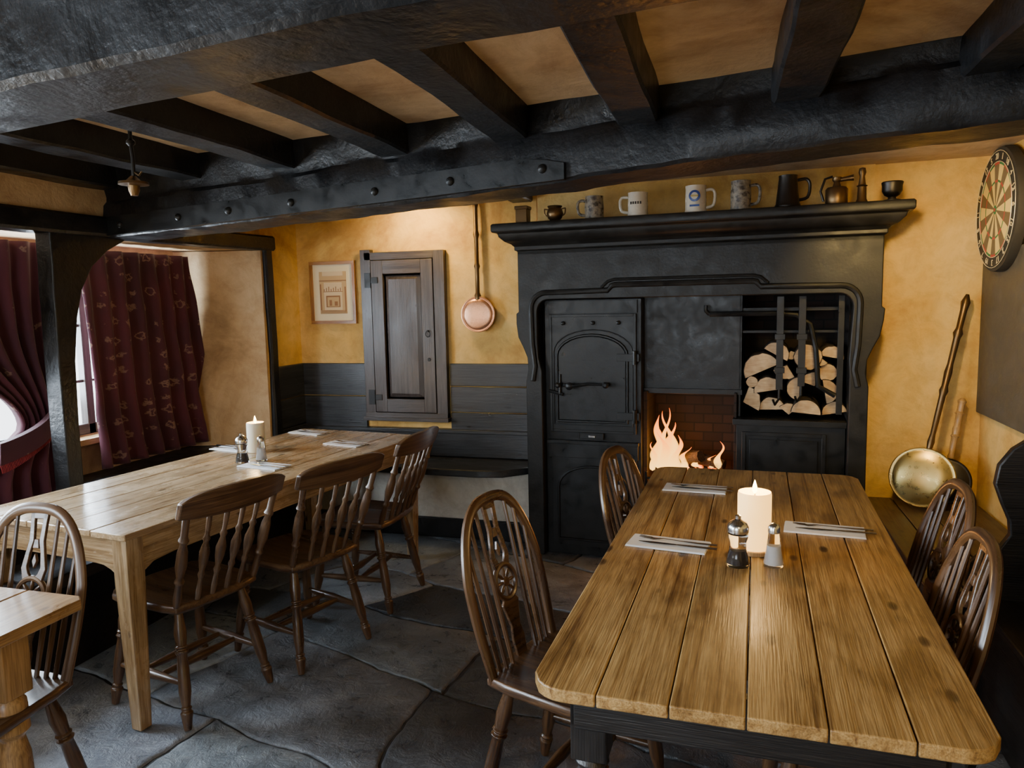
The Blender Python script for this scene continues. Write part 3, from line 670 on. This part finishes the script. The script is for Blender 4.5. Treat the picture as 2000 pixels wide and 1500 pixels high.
for x in(-.33,.33):
    for y in(-.88,.88):
        b.bx(x-.04,x+.04,y-.04,y+.04,.52,.722,1); b.turn((x,y,.52),(x,y,0),[(0,.03),(.03,.04),(.06,.028),(.1,.042),(.3,.045),(.6,.035),(.8,.026),(.86,.036),(.9,.024),(1,.02)],1,14)
b.make(.003)
b=B('pine_table',['pineL'],(-2.323,3.089,0),-7)
W,L=.86,2.04
planktop(b,W,L,5,.725,.75,.01,0)
for sx in(-1,1):
    for sy in(-1,1):
        x=sx*(W/2-.055);y=sy*(L/2-.055)
        R=[[(x+dx*w,y+dy*w,z) for dx,dy in((-1,-1),(1,-1),(1,1),(-1,1))] for z,w in((.725,.036),(.55,.036),(0,.024))]
        b.rings(R,0,False,G=[[(z,dx*.03,dy*.03) for dx,dy in((-1,-1),(1,-1),(1,1),(-1,1))] for z in(.72,.55,0)])
def apron(x0,y0,x1,y1):
    n=20;p0=V((x0,y0,0));p1=V((x1,y1,0));d=(p1-p0);Lh=d.length;d.normalize();w=V((-d.y,d.x,0))*.011;R=[];G=[]
    for i in range(n+1):
        t=i/n;e=min(t,1-t)*Lh; zb=.615-.06*math.exp(-(e/.07)**2); q_=p0+d*(t*Lh)
        R.append([q_-w+V((0,0,zb)),q_+w+V((0,0,zb)),q_+w+V((0,0,.725)),q_-w+V((0,0,.725))]); G.append([(t*Lh,0,zb),(t*Lh,.02,zb),(t*Lh,.02,.725),(t*Lh,0,.725)])
    b.rings(R,0,False,G=G)
a_=W/2-.045;c_=L/2-.045
apron(-a_,-c_,a_,-c_);apron(-a_,c_,a_,c_);apron(-a_,-c_,-a_,c_);apron(a_,-c_,a_,c_)
b.make(.003)
b=B('pine_table',['pineN'],(-2.16,1.15,0),0)
planktop(b,.86,.88,4,.70,.73,.03,0)
for x in(-.29,.29):
    for y in(-.33,.29):
        b.bx(x-.042,x+.042,y-.042,y+.042,.50,.70,0)
        b.turn((x,y,.50),(x,y,0),[(0,.030),(.04,.042),(.08,.044),(.11,.030),(.15,.044),(.2,.046),(.24,.03),(.35,.042),(.5,.045),(.7,.035),(.85,.028),(.88,.04),(.92,.04),(1,.025)],0,18)
b.bx(-.29,.29,-.34,-.32,.62,.70);b.bx(-.29,.29,.28,.30,.62,.70);b.bx(-.30,-.28,-.33,.29,.62,.70);b.bx(.28,.30,-.33,.29,.62,.70)
b.make(.004)
# ------------------------------------------------------------------ chairs
LEG=[(0,.014),(.08,.017),(.2,.023),(.30,.019),(.315,.025),(.335,.016),(.35,.026),(.38,.018),(.5,.021),(.68,.022),(.80,.015),(.815,.021),(.835,.015),(.85,.023),(.9,.019),(1,.013)]
STR=[(0,.010),(.2,.013),(.42,.017),(.5,.019),(.58,.017),(.8,.013),(1,.010)]
SP=[(0,.009),(.12,.011),(.25,.008),(.3,.014),(.34,.009),(.45,.017),(.55,.019),(.66,.009),(.7,.014),(.74,.008),(.9,.010),(1,.008)]
def base(b):
    fw,bw=.215,.185
    o=[(-bw,-.19),(-bw*.6,-.205),(0,-.21),(bw*.6,-.205),(bw,-.19),(bw+.015,-.12),(fw,.08),(fw-.005,.15),(fw-.04,.195),(0,.21),(-fw+.04,.195),(-fw+.005,.15),(-fw,.08),(-bw-.015,-.12)]
    R=[]
    for z,k in((.418,.90),(.425,.96),(.435,1),(.450,1),(.458,.97),(.456,.90),(.450,.75),(.447,.4),(.447,.01)):
        R.append([(x*k,y*k,z) for x,y in o])
    G=[[ (y,x,z) for x,y,z in r] for r in R]
    b.rings(R,0,True,True,True,G)
    F=[]
    for s in(-1,1):
        f=(V((s*.155,.145,.425)),V((s*.205,.195,0))); k=(V((s*.14,-.14,.425)),V((s*.195,-.225,0)))
        b.turn(f[0],f[1],LEG); b.turn(k[0],k[1],LEG)
        a=f[0].lerp(f[1],.62); c=k[0].lerp(k[1],.62); b.turn(a,c,STR,0,10); F.append((a,c))
    for t in(.36,.62): b.turn(F[0][0].lerp(F[0][1],t),F[1][0].lerp(F[1][1],t),STR,0,10)
def spindle_chair(loc,rz,mat='chair'):
    b=B('spindle_back_chair',[mat],(loc[0],loc[1],0),rz); base(b)
    LN=.36
    def bk(x,z): return V((x,-.175-(z-.45)*LN-.02*(1-(x/.2)**2),z))
    for s in(-1,1):
        p0=bk(s*.175,.45);p1=bk(s*.20,.825)
        b.turn(p0,p1,[(0,.012),(.1,.016),(.25,.012),(.28,.019),(.32,.012),(.45,.021),(.6,.019),(.68,.012),(.72,.019),(.76,.013),(1,.013)])
    for x in(-.105,-.035,.035,.105): b.turn(bk(x*.9,.45),bk(x*1.05,.815),SP,0,10)
    R=[];G=[]
    for i in range(25):
        x=-.235+.47*i/24; e=1-abs(x/.235)**3
        z0=.795+.012*(1-e); z1=.866+.034*e**.7
        y=-.175-(.825-.45)*LN-.035*(1-(x/.235)**2)+.01; zl=-.03
        R.append([(x,y-.011,z0),(x,y+.011,z0),(x,y+.009+zl*.6,z1),(x,y-.011+zl*.8,z1)]); G.append([(x,0,z0),(x,.02,z0),(x,.02,z1),(x,0,z1)])
    b.rings(R,0,False,G=G)
    return b.make(.004)
def wheel_chair(loc,rz,mat='chairD'):
    b=B('wheelback_chair',[mat],(loc[0],loc[1],0),rz); base(b)
    w,h=.205,.485
    def zb(x):
        c=min(1,abs(x)/w)**(1/.72); return .45+h*(max(0,1-c*c)**.5)**.72
    def bk(x,z): return V((x,-.175-(z-.45)*.26,z))
    pts=[]
    for i in range(41):
        t=math.pi*i/40; c=math.cos(t); x=-w*math.copysign(abs(c)**.72,c); z=.445+h*math.sin(t)**.72 if 0<i<40 else .44
        x*=.84+.16*min(1,(z-.44)/.28); pts.append(bk(x,z))
    b.tube(pts,.0165,0,10,flat=(.8,1.05),up=(0,1,.26))
    for x in(.078,.118,.156):
        for s in(-1,1):
            b.turn(bk(s*x*.86,.45),bk(s*x,zb(x)-.002),[(0,.007),(.35,.0085),(.8,.006),(1,.006)],0,8)
    up=V((0,-.26,1)).normalized(); Mx=PM(bk(0,.45)+V((0,-.004,0)),(1,0,0),up); 
    def P(o,d=.010): b.poly([(x,y*.94) for x,y in o],d,0,Mx)
    P([(-.024,0),(.024,0),(.030,.06),(.022,.10),(.034,.15),(.043,.175),(.030,.19),(0,.195),(-.030,.19),(-.043,.175),(-.034,.15),(-.022,.10),(-.030,.06)])
    cz=.23; ring=[Mx@V((.052*math.cos(i*math.tau/24),cz+.052*math.sin(i*math.tau/24),.005)) for i in range(24)]
    b.tube(ring,.009,0,8,True); b.tube([Mx@V((0,cz,-.002)),Mx@V((0,cz,.013))],.015,0,12)
    for i in range(8):
        a=i*math.tau/8; b.tube([Mx@V((.01*math.cos(a),cz+.01*math.sin(a),.005)),Mx@V((.03*math.cos(a),cz+.03*math.sin(a),.005)),Mx@V((.05*math.cos(a),cz+.05*math.sin(a),.005))],[.004,.007,.004],0,6)
    for s in(-1,1):
        P([(s*.004,.30),(s*.036,.292),(s*.046,.33),(s*.036,.38),(s*.028,.42),(s*.030,.47),(s*.034,.52),(s*.018,.525),(s*.014,.47),(s*.010,.42),(s*.020,.38),(s*.026,.335),(s*.018,.315)])
    P([(0,.33),(.009,.355),(0,.38),(-.009,.355)]); P([(-.012,.395),(.012,.395),(.008,.425),(-.008,.425)]); P([(-.03,.49),(.03,.49),(.034,.523),(-.034,.523)])
    return b.make(.002)
spindle_chair((-2.06,2.35),77); spindle_chair((-1.86,2.83),72); spindle_chair((-1.83,3.42),89)
wheel_chair((-.43,2.05),-106); wheel_chair((-.16,2.84),-105); wheel_chair((.395,2.55),93); wheel_chair((.305,2.02),90)
wheel_chair((-2.03,1.43),182,'chair')
# ------------------------------------------------------------------ table ware
ZT=.751
def pillar(x,y,r,h,mat,board=True):
    b=B('pillar_candle',[mat,'flame','pepper','pineN'],(x,y,ZT))
    z=0
    if board: b.tube([(0,0,0),(0,0,.012)],[r*1.18,r*1.18],3,30); z=.012
    b.axial((0,0,0),(0,0,1),[(z,r*.98),(z+.005,r),(z+h-.008,r),(z+h,r*.96),(z+h-.004,r*.84),(z+h-.02,r*.3)],0,32,(1,0,0))
    zt=z+h-.02; b.tube([(0,0,zt),(.001,0,zt+.022)],.0012,2,5)
    b.tube([(0,0,zt+.014+t) for t in(0,.006,.014,.024,.034,.042)],[.002,.006,.008,.006,.003,.0003],1,10)
    b.make()
    li=bpy.data.lights.new('candle_light','POINT'); li.energy=3; li.color=(1,.60,.22); li.shadow_soft_size=.012
    o=bpy.data.objects.new('candle_light',li); bpy.context.collection.objects.link(o); o.location=(x,y,ZT+zt+.06)
pillar(.075,2.34,.050,.175,'waxglow'); pillar(-2.47,3.42,.047,.16,'wax',False)
def mill(x,y):
    b=B('pepper_mill',['glass','steel','pepper'],(x,y,ZT))
    b.tube([(0,0,z) for z in(0,.004,.03,.05,.07,.085,.095)],[.033,.034,.029,.024,.024,.029,.029],0,24)
    b.tube([(0,0,z) for z in(.006,.03,.045)],[.027,.023,.018],2,16)
    b.tube([(0,0,z) for z in(.0955,.10,.115,.128,.136,.139,.148,.152)],[.022,.030,.031,.025,.012,.008,.009,.002],1,24); b.make()
def shaker(x,y):
    b=B('salt_shaker',['glass','steel','salt'],(x,y,ZT))
    b.tube([(0,0,z) for z in(0,.004,.05,.098)],[.028,.029,.021,.016],0,12); b.tube([(0,0,z) for z in(.005,.06)],[.023,.017],2,12)
    b.tube([(0,0,z) for z in(.0985,.115,.124,.128)],[.0175,.0175,.012,.002],1,20); b.make()
mill(.026,2.20); shaker(.126,2.22); mill(-2.37,3.16); shaker(-2.30,3.22)
def setting(x,y,rz):
    b=B('napkin',['napkin'],(x,y,ZT),rz); 
    for i in range(3): b.bx(-.125+.001*i,.125-.001*i,-.06+.001*i,.06-.001*i,.0018*i,.0018*i+.0015)
    b.make()
    z=ZT+.0056
    b=B('fork',['steel'],(x,y,z),rz+random.uniform(-2,2))
    b.tube([(.15,.02,.004),(.09,.02,.003),(.03,.02,.004),(-.02,.02,.006),(-.035,.02,.004)],[.007,.006,.003,.003,.006],0,8,flat=(.35,1),up=(0,0,1))
    b.tube([(-.035,.02,.004),(-.05,.02,.002),(-.06,.02,.003)],[.007,.012,.011],0,8,flat=(.15,1),up=(0,0,1))
    for k in range(4): b.tube([(-.058,.0115+k*.0057,.003),(-.08,.0115+k*.0057,.004),(-.098,.0115+k*.0057,.007)],[.0018,.0016,.0008],0,5)
    b.make()
    b=B('knife',['steel'],(x,y,z),rz+random.uniform(-4,4))
    b.tube([(.155,-.022,.004),(.09,-.022,.004),(.045,-.022,.004),(.03,-.022,.004)],[.008,.007,.006,.004],0,8,flat=(.4,1),up=(0,0,1))
    b.tube([(.03,-.022,.004),(0,-.022,.004),(-.05,-.022,.004),(-.09,-.020,.004)],[.006,.009,.010,.003],0,8,flat=(.10,1),up=(0,0,1)); b.make()
setting(-.135,3.07,-4); setting(-.185,2.34,-8); setting(.305,2.60,-6)
setting(-2.50,4.00,-15); setting(-2.08,3.70,-14); setting(-2.64,3.45,170); setting(-2.20,3.10,-10)
# ------------------------------------------------------------------ lights
w=bpy.data.worlds.new('w'); bpy.context.scene.world=w; w.use_nodes=True
bg=w.node_tree.nodes['Background']; sky=w.node_tree.nodes.new('ShaderNodeTexSky'); sky.sky_type='HOSEK_WILKIE'; sky.turbidity=6; sky.sun_direction=(.5,.5,.7)
mxn=w.node_tree.nodes.new('ShaderNodeMix'); mxn.data_type='RGBA'; mxn.inputs[0].default_value=.7; w.node_tree.links.new(sky.outputs[0],mxn.inputs[6]); mxn.inputs[7].default_value=(.9,.95,1,1)
w.node_tree.links.new(mxn.outputs[2],bg.inputs[0]); bg.inputs[1].default_value=6
def place(li,name,loc,tgt):
    o=bpy.data.objects.new(name,li); bpy.context.collection.objects.link(o); o.location=loc
    if tgt: o.rotation_euler=(V(tgt)-V(loc)).to_track_quat('-Z','Y').to_euler()
def area(name,loc,tgt,sx,sy,e,col):
    li=bpy.data.lights.new(name,'AREA'); li.shape='RECTANGLE'; li.size=sx; li.size_y=sy; li.energy=e; li.color=col; place(li,name,loc,tgt)
def point(name,loc,e,col,r=.05):
    li=bpy.data.lights.new(name,'POINT'); li.energy=e; li.color=col; li.shadow_soft_size=r; place(li,name,loc,None)
def spot(name,loc,tgt,e,col,ang=120,r=.05):
    li=bpy.data.lights.new(name,'SPOT'); li.energy=e; li.color=col; li.spot_size=rad(ang); li.spot_blend=.8; li.shadow_soft_size=r; place(li,name,loc,tgt)
day=(.72,.86,1)
area('window_daylight',(XO-.12,2.7,1.5),(0,2.5,.6),2.4,1.0,310,day)
area('window_daylight',(XO-.1,.1,1.5),(0,1.2,.1),1.6,1.0,190,day)
area('window_daylight',(-1.4,YF-.35,1.5),(-1.2,2.2,.0),1.7,1.0,55,day)
warm=(1,.68,.22)
spot('wall_spot',(-1.95,4.30,2.12),(-1.97,4.64,1.85),26,warm,155)
spot('wall_spot',(.55,3.0,2.0),(1.2,4.4,1.30),85,warm,85)
spot('bounce_fill',(-1.2,.55,.45),(-1.45,2.1,2.2),28,(1,.88,.70),75,.3)  # added unseen fill near the floor, stands in for light bounced onto the ceiling
point('fire_light',Fp(.76,.06,.66),7,(1,.40,.10),.08)
area('bar_lamp',(.3,-.3,2.05),(.1,2.0,.6),.5,.5,10,(1,.74,.40))
# ------------------------------------------------------------------ camera
cam=bpy.data.cameras.new('cam'); co=bpy.data.objects.new('camera',cam); bpy.context.collection.objects.link(co)
cam.sensor_width=36; cam.lens=1450/2000*36; cam.clip_start=.02
Rm=Matrix.Rotation(rad(16.5),3,'Z')@Matrix.Rotation(rad(90-6.3),3,'X')@Matrix.Rotation(rad(-1.2),3,'Z')
m4=Rm.to_4x4(); m4.translation=(0,0,1.53); co.matrix_world=m4
bpy.context.scene.camera=co
